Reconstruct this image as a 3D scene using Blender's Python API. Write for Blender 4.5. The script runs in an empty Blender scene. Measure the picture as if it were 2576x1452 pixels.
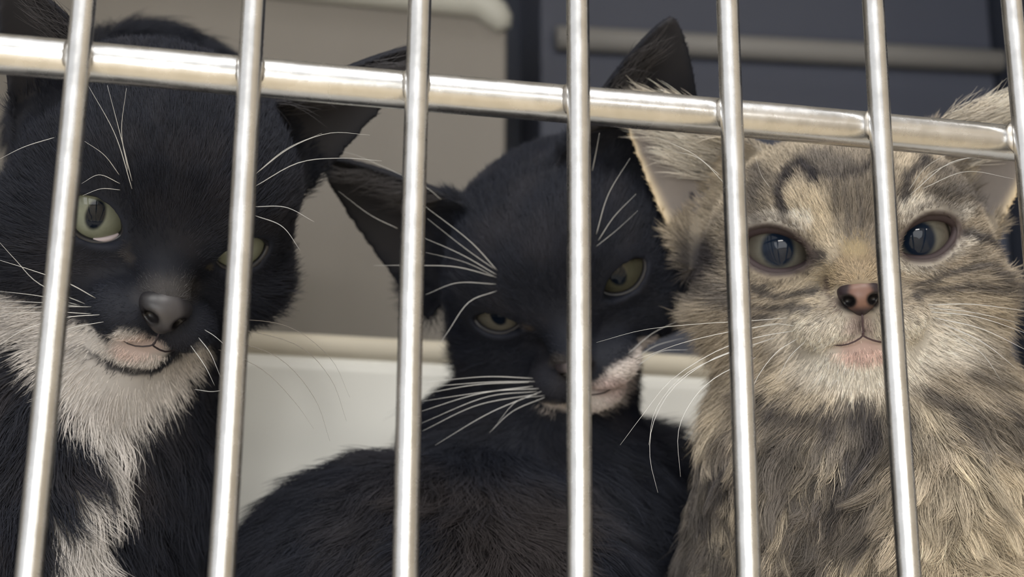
import bpy, math, random
import numpy as np
from mathutils import Matrix, Vector
from mathutils.kdtree import KDTree
from mathutils.bvhtree import BVHTree

MM = 0.001
rng = np.random.default_rng(7)
scene = bpy.context.scene
col = scene.collection

# ------------------------------------------------------------------ camera
FPX = 3946.0
CAM = np.array([-55.0, -221.4, -58.8])          # mm, cage door plane is y = 0
def rot_cam(rx, ry, rz):
    cx, sx, cy, sy, cz, sz = np.cos(rx), np.sin(rx), np.cos(ry), np.sin(ry), np.cos(rz), np.sin(rz)
    X = np.array([[1, 0, 0], [0, cx, -sx], [0, sx, cx]]); Y = np.array([[cy, 0, sy], [0, 1, 0], [-sy, 0, cy]])
    Z = np.array([[cz, -sz, 0], [sz, cz, 0], [0, 0, 1]])
    return Z @ X @ Y
CM = rot_cam(*np.radians([16.32, -0.42, -11.41]))   # columns: right, forward, up
cam_data = bpy.data.cameras.new('camera')
cam = bpy.data.objects.new('camera', cam_data); col.objects.link(cam)
m = Matrix.Identity(4)
for r in range(3):
    m[r][0] = CM[r, 0]; m[r][1] = CM[r, 2]; m[r][2] = -CM[r, 1]; m[r][3] = CAM[r] * MM
cam.matrix_world = m
cam_data.sensor_width = 36.0
cam_data.lens = FPX / 2576 * 36.0
cam_data.clip_start = 0.005
cam_data.dof.use_dof = True
cam_data.dof.focus_distance = 0.268
cam_data.dof.aperture_fstop = 20.0
scene.camera = cam

# ------------------------------------------------------------------ world, lamps, exposure
world = bpy.data.worlds.new('world'); scene.world = world; world.use_nodes = True
bg = world.node_tree.nodes['Background']
bg.inputs[0].default_value = (0.985, 0.99, 1.0, 1); bg.inputs[1].default_value = 0.86
def area_lamp(name, loc, size, power, rot, colr=(1, 0.97, 0.92)):
    d = bpy.data.lights.new(name, 'AREA'); d.shape = 'RECTANGLE'; d.size = size[0]; d.size_y = size[1]
    d.energy = power; d.color = colr
    o = bpy.data.objects.new(name, d); col.objects.link(o); o.location = loc; o.rotation_euler = rot
    return o
area_lamp('ceiling_lamp', (-0.42, -0.95, 1.15), (0.16, 1.2), 13, (math.radians(-18), 0, 0))
area_lamp('ceiling_lamp', (0.12, -0.95, 1.15), (0.16, 1.2), 13, (math.radians(-18), 0, 0))
area_lamp('far_ceiling_lamp', (-1.02, -3.0, 0.50), (1.1, 0.13), 16, (math.radians(80), 0, 0))
area_lamp('far_ceiling_lamp', (1.15, -3.0, 0.52), (1.1, 0.13), 16, (math.radians(80), 0, 0))
area_lamp('front_fill_light', (-0.95, -2.6, -0.25), (2.1, 1.0), 20, (math.radians(88), 0, math.radians(-18)), (0.97, 0.985, 1.0))  # unseen area lamp added front left for bar highlights and to lift the kittens
scene.view_settings.view_transform = 'Standard'
scene.view_settings.look = 'None'
scene.view_settings.exposure = 0.35
scene.view_settings.gamma = 1.0
scene.view_settings.use_curve_mapping = False
cy = scene.cycles
cy.use_denoising = True
cy.use_adaptive_sampling = True; cy.adaptive_threshold = 0.06; cy.adaptive_min_samples = 16
cy.max_bounces = 6; cy.diffuse_bounces = 3; cy.glossy_bounces = 3; cy.transmission_bounces = 2; cy.transparent_max_bounces = 4
scene.cycles_curves.shape = 'RIBBONS'; scene.cycles_curves.subdivisions = 2

# ------------------------------------------------------------------ helpers
def P(px, py, depth):
    """world mm of photo pixel at a depth along the optical axis"""
    q = np.array([(px - 1288) / FPX * depth, depth, (726 - py) / FPX * depth])
    return CAM + CM @ q
def proj(p):
    q = (np.asarray(p) - CAM) @ CM
    return np.stack([1288 + FPX * q[..., 0] / q[..., 1], 726 - FPX * q[..., 2] / q[..., 1], q[..., 1]], -1)
def srgb(r, g, b):
    f = lambda c: (c / 255 / 12.92) if c / 255 <= 0.04045 else ((c / 255 + 0.055) / 1.055) ** 2.4
    return (f(r), f(g), f(b))
def sst(x, a, b):
    t = np.clip((x - a) / (b - a), 0, 1); return t * t * (3 - 2 * t)
def hashn(i):
    s = np.sin(i[..., 0] * 127.1 + i[..., 1] * 311.7 + i[..., 2] * 74.7) * 43758.5453
    return s - np.floor(s)
def vnoise(p):
    i = np.floor(p); f = p - i; f = f * f * (3 - 2 * f); r = 0
    for dx in (0, 1):
        for dy in (0, 1):
            for dz in (0, 1):
                w = (f[..., 0] if dx else 1 - f[..., 0]) * (f[..., 1] if dy else 1 - f[..., 1]) * (f[..., 2] if dz else 1 - f[..., 2])
                r = r + w * hashn(i + np.array([dx, dy, dz]))
    return r * 2 - 1
def fbm(p): return vnoise(p) * 0.6 + vnoise(p * 2.1 + 7.3) * 0.3 + vnoise(p * 4.3 + 3.1) * 0.15
def unit(v): return v / (np.linalg.norm(v, axis=-1, keepdims=True) + 1e-9)

def mat(name, color=(0.5, 0.5, 0.5), rough=0.5, metal=0.0, coat=0.0, spec=0.5):
    mt = bpy.data.materials.new(name); mt.use_nodes = True
    b = mt.node_tree.nodes['Principled BSDF']
    b.inputs['Base Color'].default_value = (*color, 1); b.inputs['Roughness'].default_value = rough
    b.inputs['Metallic'].default_value = metal; b.inputs['Coat Weight'].default_value = coat
    b.inputs['Coat Roughness'].default_value = 0.03; b.inputs['Specular IOR Level'].default_value = spec
    return mt
def add_noise_color(mt, c1, c2, scale, detail=4, rough_var=None, bump=0.0, stretch=(1, 1, 1)):
    nt = mt.node_tree; b = nt.nodes['Principled BSDF']
    tc = nt.nodes.new('ShaderNodeTexCoord'); mp = nt.nodes.new('ShaderNodeMapping'); mp.inputs['Scale'].default_value = stretch
    nz = nt.nodes.new('ShaderNodeTexNoise'); nz.inputs['Scale'].default_value = scale; nz.inputs['Detail'].default_value = detail
    cr = nt.nodes.new('ShaderNodeValToRGB'); cr.color_ramp.elements[0].color = (*c1, 1); cr.color_ramp.elements[1].color = (*c2, 1)
    cr.color_ramp.elements[0].position = 0.3; cr.color_ramp.elements[1].position = 0.7
    nt.links.new(tc.outputs['Object'], mp.inputs[0]); nt.links.new(mp.outputs[0], nz.inputs['Vector'])
    nt.links.new(nz.outputs[0], cr.inputs[0]); nt.links.new(cr.outputs[0], b.inputs['Base Color'])
    if rough_var:
        mr = nt.nodes.new('ShaderNodeMapRange'); mr.inputs[3].default_value = rough_var[0]; mr.inputs[4].default_value = rough_var[1]
        nt.links.new(nz.outputs[0], mr.inputs[0]); nt.links.new(mr.outputs[0], b.inputs['Roughness'])
    if bump:
        bp = nt.nodes.new('ShaderNodeBump'); bp.inputs['Strength'].default_value = bump; bp.inputs['Distance'].default_value = 0.0003
        nt.links.new(nz.outputs[0], bp.inputs['Height']); nt.links.new(bp.outputs[0], b.inputs['Normal'])
    return mt
def attr_mat(name, rough, spec=0.3, hair=False):
    mt = bpy.data.materials.new(name); mt.use_nodes = True; nt = mt.node_tree
    b = nt.nodes['Principled BSDF']; b.inputs['Roughness'].default_value = rough; b.inputs['Specular IOR Level'].default_value = spec
    a = nt.nodes.new('ShaderNodeAttribute'); a.attribute_name = 'tint'
    nt.links.new(a.outputs['Color'], b.inputs['Base Color'])
    return mt

M_steel = add_noise_color(mat('brushed_steel_wire', rough=0.2, metal=1.0), (0.54, 0.535, 0.525), (0.65, 0.645, 0.64), 260, 5, (0.18, 0.36), 0.25)
M_weld = add_noise_color(mat('weld_metal', rough=0.35, metal=1.0), (0.22, 0.20, 0.18), (0.6, 0.57, 0.52), 400, 3, (0.3, 0.5), 0.4)
M_fur = attr_mat('fur', 0.6, 0.25)
M_skin = attr_mat('skin', 0.7, 0.2)
M_wet = attr_mat('nose_leather', 0.42, 0.5)
M_white_whisker = mat('white_whisker', (0.64, 0.64, 0.63), 0.4)
M_dark_whisker = mat('dark_whisker', (0.16, 0.14, 0.12), 0.4)

def link_mesh(name, V, F, material=None, parent=None, smooth=True, tint=None):
    me = bpy.data.meshes.new(name)
    V = np.asarray(V, float) * MM
    me.from_pydata([tuple(v) for v in V] if len(V) < 20000 else V.tolist(), [], F if isinstance(F, list) else F.tolist())
    me.update()
    if smooth: me.shade_smooth()
    if tint is not None:
        a = me.attributes.new('tint', 'FLOAT_COLOR', 'POINT')
        a.data.foreach_set('color', np.concatenate([tint, np.ones((len(tint), 1))], 1).astype(np.float32).ravel())
    if material: me.materials.append(material)
    o = bpy.data.objects.new(name, me); col.objects.link(o)
    if parent: o.parent = parent; o.matrix_parent_inverse = parent.matrix_world.inverted()
    return o
def tube(pts, rad, sides=8, cap=True):
    pts = np.asarray(pts, float); n = len(pts); rad = np.broadcast_to(rad, (n,))
    T = unit(np.gradient(pts, axis=0)); up = np.array([0.0, 0, 1]) if abs(T[0][2]) < 0.9 else np.array([0.0, 1, 0])
    V = []; F = []; A = unit(np.cross(T[0], up))
    for i in range(n):
        A = unit(A - T[i] * np.dot(A, T[i])); B = np.cross(T[i], A)
        for k in range(sides):
            a = 2 * math.pi * k / sides; V.append(pts[i] + rad[i] * (A * math.cos(a) + B * math.sin(a)))
    for i in range(n - 1):
        for k in range(sides):
            k2 = (k + 1) % sides; F.append((i * sides + k, i * sides + k2, (i + 1) * sides + k2, (i + 1) * sides + k))
    if cap:
        F.append(tuple(range(sides))[::-1]); F.append(tuple((n - 1) * sides + k for k in range(sides)))
    return np.array(V), F
def box(lo, hi):
    x0, y0, z0 = lo; x1, y1, z1 = hi
    V = [(x0, y0, z0), (x1, y0, z0), (x1, y1, z0), (x0, y1, z0), (x0, y0, z1), (x1, y0, z1), (x1, y1, z1), (x0, y1, z1)]
    F = [(0, 3, 2, 1), (4, 5, 6, 7), (0, 1, 5, 4), (1, 2, 6, 5), (2, 3, 7, 6), (3, 0, 4, 7)]
    return V, F
def bevel(o, w, seg=3):
    b = o.modifiers.new('bevel', 'BEVEL'); b.width = w * MM; b.segments = seg; b.limit_method = 'ANGLE'
def tag(o, label=None, cat=None, group=None, kind=None):
    if label: o['label'] = label
    if cat: o['category'] = cat
    if group: o['group'] = group
    if kind: o['kind'] = kind
    return o
def empty(name, loc):
    o = bpy.data.objects.new(name, None); o.empty_display_size = 0.01; col.objects.link(o); o.location = [c * MM for c in loc]
    bpy.context.view_layer.update(); return o
def rspline(pts, n):
    pts = np.asarray(pts, float)
    if len(pts) < 3: return pts[0] + (pts[-1] - pts[0]) * np.linspace(0, 1, n)[:, None]
    Q = np.vstack([2 * pts[0] - pts[1], pts, 2 * pts[-1] - pts[-2]]); out = []
    for t in np.linspace(0, len(pts) - 1 - 1e-6, n):
        i = int(t); f = t - i; a, b, c, d = Q[i:i + 4]
        out.append(0.5 * (2 * b + (c - a) * f + (2 * a - 5 * b + 4 * c - d) * f * f + (3 * b - a - 3 * c + d) * f ** 3))
    return np.array(out)

# ------------------------------------------------------------------ the cage shell (structure)
FLOOR, CEIL, BACK, LEFT, RIGHT = -104.0, 275.0, 330.0, -190.0, 240.0
M_wall = add_noise_color(mat('cage_steel_dark', rough=0.45, metal=0.0), srgb(44, 49, 62), srgb(50, 55, 68), 9, 3, None, 0.05)
M_side = add_noise_color(mat('cage_enamel', rough=0.4), (0.74, 0.74, 0.74), (0.80, 0.80, 0.79), 12, 3)
M_floor = add_noise_color(mat('cage_floor', rough=0.5), (0.72, 0.71, 0.68), (0.80, 0.79, 0.76), 12, 3)
def structure(name, lo, hi, material):
    V, F = box(lo, hi); return tag(link_mesh(name, V, F, material, smooth=False), kind='structure')
structure('floor', (LEFT, -2, FLOOR - 6), (RIGHT, BACK, FLOOR), M_floor)
structure('ceiling', (LEFT, -2, CEIL), (RIGHT, BACK, CEIL + 6), M_side)
structure('wall_left', (LEFT - 6, -2, FLOOR - 6), (LEFT, BACK, CEIL + 6), M_side)
structure('wall_right', (RIGHT, -2, FLOOR - 6), (RIGHT + 6, BACK, CEIL + 6), M_wall)
wb = structure('wall_back', (LEFT - 6, BACK, FLOOR - 6), (RIGHT + 6, BACK + 6, CEIL + 6), M_wall)

# pixel on the back plane
def on_y(px, py, y):
    d = CM @ np.array([(px - 1288) / FPX, 1, (726 - py) / FPX]); t = (y - CAM[1]) / d[1]; return CAM + d * t
def rounded_panel(name, x0, x1, z0, z1, r, y0, y1, material, parent=None):
    pts = []
    for cx_, cz_, a0 in ((x1 - r, z1 - r, 0), (x0 + r, z1 - r, 90), (x0 + r, z0 + r, 180), (x1 - r, z0 + r, 270)):
        for k in range(9):
            a = math.radians(a0 + 90 * k / 8); pts.append((cx_ + r * math.cos(a), cz_ + r * math.sin(a)))
    n = len(pts); V = [(x, y0, z) for x, z in pts] + [(x, y1, z) for x, z in pts]
    F = [tuple(range(n))[::-1], tuple(range(n, 2 * n))] + [(i, (i + 1) % n, n + (i + 1) % n, n + i) for i in range(n)]
    o = link_mesh(name, V, F, material, parent, smooth=False); bevel(o, 1.2); return o
def rim_tube(name, x0, x1, z0, z1, r, y, rad, material, parent):
    pts = []
    for cx_, cz_, a0 in ((x1 - r, z1 - r, 0), (x0 + r, z1 - r, 90), (x0 + r, z0 + r, 180), (x1 - r, z0 + r, 270)):
        for k in range(9):
            a = math.radians(a0 + 90 * k / 8); pts.append((cx_ + r * math.cos(a), y, cz_ + r * math.sin(a)))
    pts.append(pts[0]); V, F = tube(pts, rad, 10, False); return link_mesh(name, V, F, material, parent)
M_grg = add_noise_color(mat('warm_grey_panel', rough=0.55), srgb(130, 126, 120), srgb(138, 133, 127), 5, 2)
M_rim = mat('pale_rim', srgb(200, 200, 192), 0.45)
M_pan2 = add_noise_color(mat('blue_grey_panel', rough=0.5), srgb(68, 72, 86), srgb(74, 78, 92), 5, 2)
M_rim2 = mat('grey_rim', srgb(132, 130, 128), 0.6)
M_tub = add_noise_color(mat('white_plastic', rough=0.45), srgb(235, 234, 226), srgb(243, 243, 238), 6, 2)
M_tubrim = mat('cream_plastic', srgb(224, 216, 198), 0.55)

# left: a warm grey plastic bin against the back wall, its pale rim curves at the top right corner
YB = 262.0
c = on_y(1276, 8, YB); e = on_y(1276, 900, YB)
x1, z1 = c[0], c[2] + 1
bin_ = empty('storage_bin', ((LEFT + 6 + x1) / 2, (YB + BACK) / 2, FLOOR))
tag(bin_, 'warm grey plastic bin with a pale rounded rim behind the left kitten', 'bin')
rounded_panel('bin_body', LEFT + 6, x1, FLOOR, z1, 12, YB, BACK - 2, M_grg, bin_)
rp_ = [(LEFT + 8, YB - 2, z1 - 3), ((LEFT + x1) / 2, YB - 2, z1 - 3)] + [(x1 - 13 + 12 * math.sin(math.radians(t)), YB - 2, z1 - 15 + 12 * math.cos(math.radians(t))) for t in range(0, 76, 15)]
V, F = tube(rp_, np.linspace(5.2, 5.2, len(rp_)) * np.array([1] * (len(rp_) - 2) + [0.85, 0.5]), 14); link_mesh('rim', V, F, M_rim, bin_)
# right: a blue grey bin with a dull rim
c2 = on_y(1375, 95, YB + 20)
bin2 = empty('storage_bin', ((c2[0] + RIGHT) / 2, (YB + 20 + BACK) / 2, FLOOR))
tag(bin2, 'dark blue grey steel bin with a dull grey rim behind the tabby kitten', 'bin')
rounded_panel('bin_body', c2[0], RIGHT - 0.5, FLOOR, CEIL - 12, 4, YB + 30, BACK - 2, M_pan2, bin2)
a_, b_ = on_y(1400, 95, YB + 26), on_y(2700, 165, YB + 26)
V, F = tube([a_, (a_ + b_) / 2, b_], 4.4, 16); link_mesh('rim', V, F, M_rim2, bin2)

# white tub standing between the kittens and the bins
YT = 170.0
t0 = on_y(300, 806, YT); t1 = on_y(1860, 806, YT)
tub = empty('litter_tub', ((t0[0] + t1[0]) / 2, YT + 30, FLOOR))
tag(tub, 'white plastic tub with a cream rim standing between left and middle kittens', 'tub')
V, F = box((t0[0], YT, FLOOR), (t1[0], YT + 70, t0[2] - 4)); o = link_mesh('tub_wall', V, F, M_tub, tub, smooth=False); bevel(o, 6, 4)
V, F = box((t0[0] - 0.6, YT - 0.15, t0[2] - 7), (t1[0] + 1.5, YT + 71, t0[2])); o = link_mesh('rim', V, F, M_tubrim, tub, smooth=False); bevel(o, 3.2, 5)

# room outside: warm floor below the cage bank, pale wall behind the viewer
M_rfloor = add_noise_color(mat('room_floor', rough=0.4), srgb(196, 180, 152), srgb(208, 194, 168), 3, 2)
M_rwall = mat('room_wall', srgb(238, 236, 230), 0.7)
structure('floor', (-2500, -4600, -900), (2500, -10, -890), M_rfloor)
structure('wall_front', (-2500, -4620, -900), (2500, -4600, 1500), M_rwall)

M_rside = mat('room_wall_beige', srgb(150, 140, 124), 0.7)
structure('wall_beside', (700, -2600, -900), (710, -10, 1500), M_rside)

# ------------------------------------------------------------------ the barred door
S, RV, RH = 25.4, 1.84, 3.05
HZ = 39.9
door = empty('cage_door', (0, 0, FLOOR)); tag(door, 'steel barred cage door with seven upright wires in front of the kittens', 'cage door')
for i in range(-5, 6):
    n = 60; z = np.linspace(FLOOR, CEIL, n); x = i * S + 0.12 * np.sin(z / 23 + i * 2.0); 
    if i == -3: x = x + 0.25
    V, F = tube(np.stack([x, 0 * z + 0.08 * np.sin(z / 31 + i), z], 1), RV, 24)
    link_mesh('vertical_bar', V, F, M_steel, door)
for zz in (HZ, HZ + 165, FLOOR + 2):
    if zz > CEIL: zz = CEIL - 3
    x = np.linspace(-5.3 * S, 5.3 * S, 40)
    V, F = tube(np.stack([x, 0 * x + RV + RH - 0.55, zz + 0.1 * np.sin(x / 19)], 1), RH, 32)
    link_mesh('horizontal_bar', V, F, M_steel, door)
for i in range(-4, 5):
    # weld collar where wires cross: a squashed bead around the upright
    V = []; F = []; nu, nv = 20, 10
    for a in range(nv + 1):
        th = math.pi * a / nv
        for b in range(nu):
            ph = 2 * math.pi * b / nu
            V.append((i * S + 2.55 * math.sin(th) * math.cos(ph), 2.0 + 1.5 * math.sin(th) * math.sin(ph), HZ + 2.9 * math.cos(th) * (1 + 0.08 * math.sin(3 * ph + i))))
    for a in range(nv):
        for b in range(nu):
            b2 = (b + 1) % nu; F.append((a * nu + b, a * nu + b2, (a + 1) * nu + b2, (a + 1) * nu + b))
    link_mesh('weld', V, F, M_weld, door)

# ------------------------------------------------------------------ SDF modelling
def s_ell(p, c, r, R=None):
    q = p - np.asarray(c, float)
    if R is not None: q = q @ R
    r = np.asarray(r, float); k0 = np.linalg.norm(q / r, axis=1); k1 = np.linalg.norm(q / r ** 2, axis=1) + 1e-9
    return k0 * (k0 - 1) / k1
def s_cap(p, a, b, ra, rb):
    a = np.asarray(a, float); b = np.asarray(b, float); ab = b - a; t = np.clip((p - a) @ ab / (ab @ ab), 0, 1)
    return np.linalg.norm(p - a - t[:, None] * ab, axis=1) - (ra + (rb - ra) * t)
def smin(a, b, k):
    h = np.clip(0.5 + 0.5 * (b - a) / k, 0, 1); return b + (a - b) * h - k * h * (1 - h)
def smax(a, b, k): return -smin(-a, -b, k)

def surface_nets(fn, lo, hi, h, B=6):
    lo = np.asarray(lo, float); n = (np.ceil((np.asarray(hi) - lo) / (h * B)).astype(int)) * B
    nb = n // B
    gi = np.stack(np.meshgrid(*[np.arange(k) for k in nb], indexing='ij'), -1).reshape(-1, 3)
    dc = fn(lo + (gi * B + B / 2) * h)
    D = np.repeat(np.repeat(np.repeat(np.where(dc < 0, -9.0, 9.0).reshape(nb).astype(np.float32), B, 0), B, 1), B, 2)
    near = gi[np.abs(dc) < B * h * 1.25 + 1.5]
    off = np.stack(np.meshgrid(*[np.arange(B)] * 3, indexing='ij'), -1).reshape(-1, 3)
    for s in range(0, len(near), 3000):
        idx = (near[s:s + 3000, None, :] * B + off[None]).reshape(-1, 3)
        D[idx[:, 0], idx[:, 1], idx[:, 2]] = fn(lo + idx * h)
    # close the grid border
    D[0] = D[-1] = 9; D[:, 0] = D[:, -1] = 9; D[:, :, 0] = D[:, :, -1] = 9
    I = D < 0
    cnt = np.zeros(np.array(D.shape) - 1, np.uint8)
    for dx in (0, 1):
        for dy in (0, 1):
            for dz in (0, 1):
                cnt += I[dx:D.shape[0] - 1 + dx, dy:D.shape[1] - 1 + dy, dz:D.shape[2] - 1 + dz]
    act = np.argwhere((cnt > 0) & (cnt < 8))
    vid = np.full(cnt.shape, -1, np.int32); vid[act[:, 0], act[:, 1], act[:, 2]] = np.arange(len(act))
    acc = np.zeros((len(act), 3)); num = np.zeros(len(act))
    cor = [(x, y, z) for x in (0, 1) for y in (0, 1) for z in (0, 1)]
    for a in cor:
        for ax in range(3):
            if a[ax]: continue
            b = list(a); b[ax] = 1
            ia = act + np.array(a); ib = act + np.array(b)
            da = D[ia[:, 0], ia[:, 1], ia[:, 2]]; db = D[ib[:, 0], ib[:, 1], ib[:, 2]]
            mk = (da < 0) != (db < 0); t = np.where(mk, da / (da - db + 1e-12), 0)
            pt = np.array(a, float)[None].repeat(len(act), 0); pt[:, ax] += t
            acc += pt * mk[:, None]; num += mk
    V = lo + (act + acc / num[:, None]) * h
    quads = []
    for ax in range(3):
        sl0 = [slice(None)] * 3; sl1 = [slice(None)] * 3; sl0[ax] = slice(0, -1); sl1[ax] = slice(1, None)
        ch = I[tuple(sl0)] != I[tuple(sl1)]; e = np.argwhere(ch)
        u, v = (ax + 1) % 3, (ax + 2) % 3
        ok = (e[:, u] > 0) & (e[:, v] > 0) & (e[:, u] < D.shape[u] - 1) & (e[:, v] < D.shape[v] - 1); e = e[ok]
        ins = I[e[:, 0], e[:, 1], e[:, 2]]
        def c(du, dv):
            k = e.copy(); k[:, u] -= du; k[:, v] -= dv; return vid[k[:, 0], k[:, 1], k[:, 2]]
        q = np.stack([c(1, 1), c(0, 1), c(0, 0), c(1, 0)], 1)
        q = np.where(ins[:, None], q, q[:, ::-1]); quads.append(q)
    return V, np.concatenate(quads)

def fit_pose(lm, weights, T0, rot0=(0, 0, 0)):
    """pose of a head from its landmarks: local mm -> photo pixel"""
    L = np.array([l for l, _ in lm], float); X = np.array([x for _, x in lm], float); w = np.array(weights)[:, None]
    def Rm(a): return rot_cam(a[0], a[1], a[2])
    base = CM
    def res(p):
        W = (L @ (base @ Rm(p[:3])).T) + p[3:6]; q = proj(W)[:, :2]
        return np.concatenate([((q - X) * w).ravel(), (p[:3] - np.array(rot0)) * 12])
    p = np.array([*rot0, *T0], float)
    for _ in range(60):
        r = res(p); J = np.zeros((len(r), 6))
        for k in range(6):
            d = np.zeros(6); d[k] = 1e-4 if k < 3 else 1e-3; J[:, k] = (res(p + d) - r) / d[k]
        p = p + 0.6 * np.linalg.solve(J.T @ J + 1e-4 * np.eye(6), -J.T @ r)
    print('pose', np.degrees(p[:3]).round(1), 'depth', proj(p[3:6]).round(0), 'err', (res(p)[:-3].reshape(-1, 2) / w).round(0).tolist())
    return base @ Rm(p[:3]), p[3:6]

EYE_R = 8.1
class Kitten: pass

def superell(th, a, b, ex=1.75):
    c, s = np.cos(th), np.sin(th)
    return a * np.sign(c) * np.abs(c) ** (2 / ex), b * np.sign(s) * np.abs(s) ** (2 / ex)

def build_head_sdf(k):
    R, T = k.R, k.T
    ears = []
    for sx in (-1, 1):
        B = np.array(k.ear_base[0 if sx < 0 else 1], float); tip = np.array(k.ear_tip[0 if sx < 0 else 1], float)
        a = unit(tip - B); L = np.linalg.norm(tip - B)
        n = np.array([sx * 0.35, -1.0, 0.1]); n = unit(n - a * (n @ a)); w = np.cross(a, n)
        ears.append((B - a * 5, a, L + 5, n, w, sx))
    k.ears = ears
    def ear_coord(q, e):
        B, a, L, n, w, sx = e; d = q - B
        return d @ w, (d @ a) / L, d @ n
    k.ear_coord = ear_coord
    def ear_sdf(q, e):
        s, t, v = ear_coord(q, e); L = e[2]
        tt = np.clip(t, 0, 1); W = k.ear_w * np.maximum(1 - tt, 0) ** 0.72 * (1 - 0.05 * (1 - tt)) + 0.25
        cup = 7.5 * (1 - tt) ** 0.8
        surf = -cup * (1 - np.clip(np.abs(s) / W, 0, 1) ** 2) + 1.0
        th = 0.75 + 0.5 * (1 - tt)
        d1 = np.abs(v - surf) * 0.75 - th
        return np.maximum(np.maximum(d1, (np.abs(s) - W) * 0.85), np.maximum(-t * L, (t - 1) * L))
    def f(pw):
        q = (pw - T) @ R
        sd_ = k.skull_drop
        d = s_ell(q, (0, 3, 6 - k.skull_drop), (26.5, 29, 21.5 - k.skull_drop))
        d = smin(d, s_ell(q, (0, -8, 8 - k.skull_drop), (19, 15, 13 - 0.5 * k.skull_drop)), 5)
        for sx in (-1, 1):
            d = smin(d, s_ell(q, (sx * 16, -4, -9), (12.5, 14, 12)), 6)
        d = smin(d, s_ell(q, (0, -10, -13), (14, 15, 9)), 5)
        d = smin(d, s_cap(q, (0, -15, 2), (0, -29.0, -8.2), 6.0, 4.2), 4)
        for sx in (-1, 1):
            ec = k.eye_c[0 if sx < 0 else 1]
            d = smin(d, np.linalg.norm(q - ec, axis=1) - (EYE_R + 0.9), 2.5)
        for sx in (-1, 1):
            d = smin(d, s_ell(q, (sx * 5.2, -25.5, -13.2), (6.6, 7.2, 5.0)), 2.2)
        d = smin(d, s_ell(q, (0, -23.5, -19.3), (6.4, 6.0, 4.2)), 2.2)
        for sx in (-1, 1): d = smax(d, -s_ell(q, (sx * 2.3, -33, -9.7), (1.5, 3.0, 1.3)), 0.6)
        for pa, pb in k.mouth_segs:
            d = smax(d, -s_cap(q, pa, pb, 0.55, 0.55), 1.2)
        for i, e in enumerate(ears):
            near = np.abs(q - (e[0] + e[1] * e[2] * 0.5)).max(1) < 40
            de = np.full(len(q), 30.0); 
            if near.any(): de[near] = ear_sdf(q[near], e)
            s, t, v = ear_coord(q, e)
            # hollow the skull a little in front of the ear, then add the shell
            d = smax(d, -s_ell(q, e[0] + e[1] * 8 + e[3] * 2.5, (7, 6, 8)), 3)
            d = smin(d, de, 2.2)
        for i, sx in enumerate((-1, 1)):
            ec = k.eye_c[i]; z = k.eye_ax[i]
            r = q - ec; x = r @ z[0]; yy = r @ z[1]; zz = r @ z[2]
            a, b = k.eye_ab[i]
            ap = ((np.abs(x) / a) ** 1.75 + (np.abs(zz) / b) ** 1.75 - 1) * min(a, b) * 0.5
            cut = np.maximum(ap, yy + 1.0)     # front half only
            cut = np.maximum(cut, (-yy) - 16)
            d = np.maximum(d, -cut); d = np.maximum(d, -(np.linalg.norm(r, axis=1) - EYE_R + 0.15))
        return d
    return f

def kitten_sdf(k):
    head = build_head_sdf(k)
    def f(p):
        d = np.full(len(p), 50.0); hd = np.linalg.norm(p - k.T, axis=1); nr = hd < 75
        if nr.any(): d[nr] = head(p[nr])
        d[~nr] = hd[~nr] - 30
        b = None
        for pr in k.body:
            if pr[0] == 'cap': x = s_cap(p, *pr[1:])
            else: x = s_ell(p, pr[1], pr[2], pr[3] if len(pr) > 3 else None)
            b = x if b is None else smin(b, x, 9)
        d = smin(d, b, 7) if k.neck_blend else np.minimum(d, b)
        # cavities stay open
        for i in range(2):
            r = (p - k.T) @ k.R - k.eye_c[i]; z = k.eye_ax[i]
        return np.maximum(d, FLOOR + 0.8 - p[:, 2])
    return f

def mesh_normals(V, Q):
    n = np.cross(V[Q[:, 2]] - V[Q[:, 0]], V[Q[:, 3]] - V[Q[:, 1]]); N = np.zeros_like(V)
    for i in range(4): np.add.at(N, Q[:, i], n)
    return unit(N)

def poly_mask(u, v, pts, soft):
    pts = np.asarray(pts, float); inside = np.zeros(u.shape, bool); dist = np.full(u.shape, 1e9)
    for i in range(len(pts)):
        x0, y0 = pts[i]; x1_, y1_ = pts[(i + 1) % len(pts)]
        cond = ((y0 > v) != (y1_ > v)) & (u < (x1_ - x0) * (v - y0) / (y1_ - y0 + 1e-9) + x0); inside ^= cond
        dx, dy = x1_ - x0, y1_ - y0; t = np.clip(((u - x0) * dx + (v - y0) * dy) / (dx * dx + dy * dy + 1e-9), 0, 1)
        dist = np.minimum(dist, np.hypot(u - x0 - t * dx, v - y0 - t * dy))
    sd = np.where(inside, dist, -dist); return sst(sd, -soft, soft)
def line_mask(u, v, pts, w, soft=8):
    pts = np.asarray(pts, float); dist = np.full(u.shape, 1e9)
    for i in range(len(pts) - 1):
        x0, y0 = pts[i]; dx, dy = pts[i + 1] - pts[i]; t = np.clip(((u - x0) * dx + (v - y0) * dy) / (dx * dx + dy * dy + 1e-9), 0, 1)
        dist = np.minimum(dist, np.hypot(u - x0 - t * dx, v - y0 - t * dy))
    return 1 - sst(dist, w - soft, w + soft)
def blob(u, v, cx_, cy_, rx, ry, soft=0.35, ang=0):
    a = math.radians(ang); x = (u - cx_) * math.cos(a) + (v - cy_) * math.sin(a); y = -(u - cx_) * math.sin(a) + (v - cy_) * math.cos(a)
    return 1 - sst(np.hypot(x / rx, y / ry), 1 - soft, 1 + soft)
def mixc(c, col_, m_): return c * (1 - m_[:, None]) + np.asarray(col_) * m_[:, None]

def coat_coords(k, p):
    """coat pattern coordinates, fixed to the kitten: flattened on the plane of its front"""
    d = p - k.T; return k.ref[0] + d @ k.front[0] * k.ppm, k.ref[1] - d @ k.front[1] * k.ppm

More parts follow.
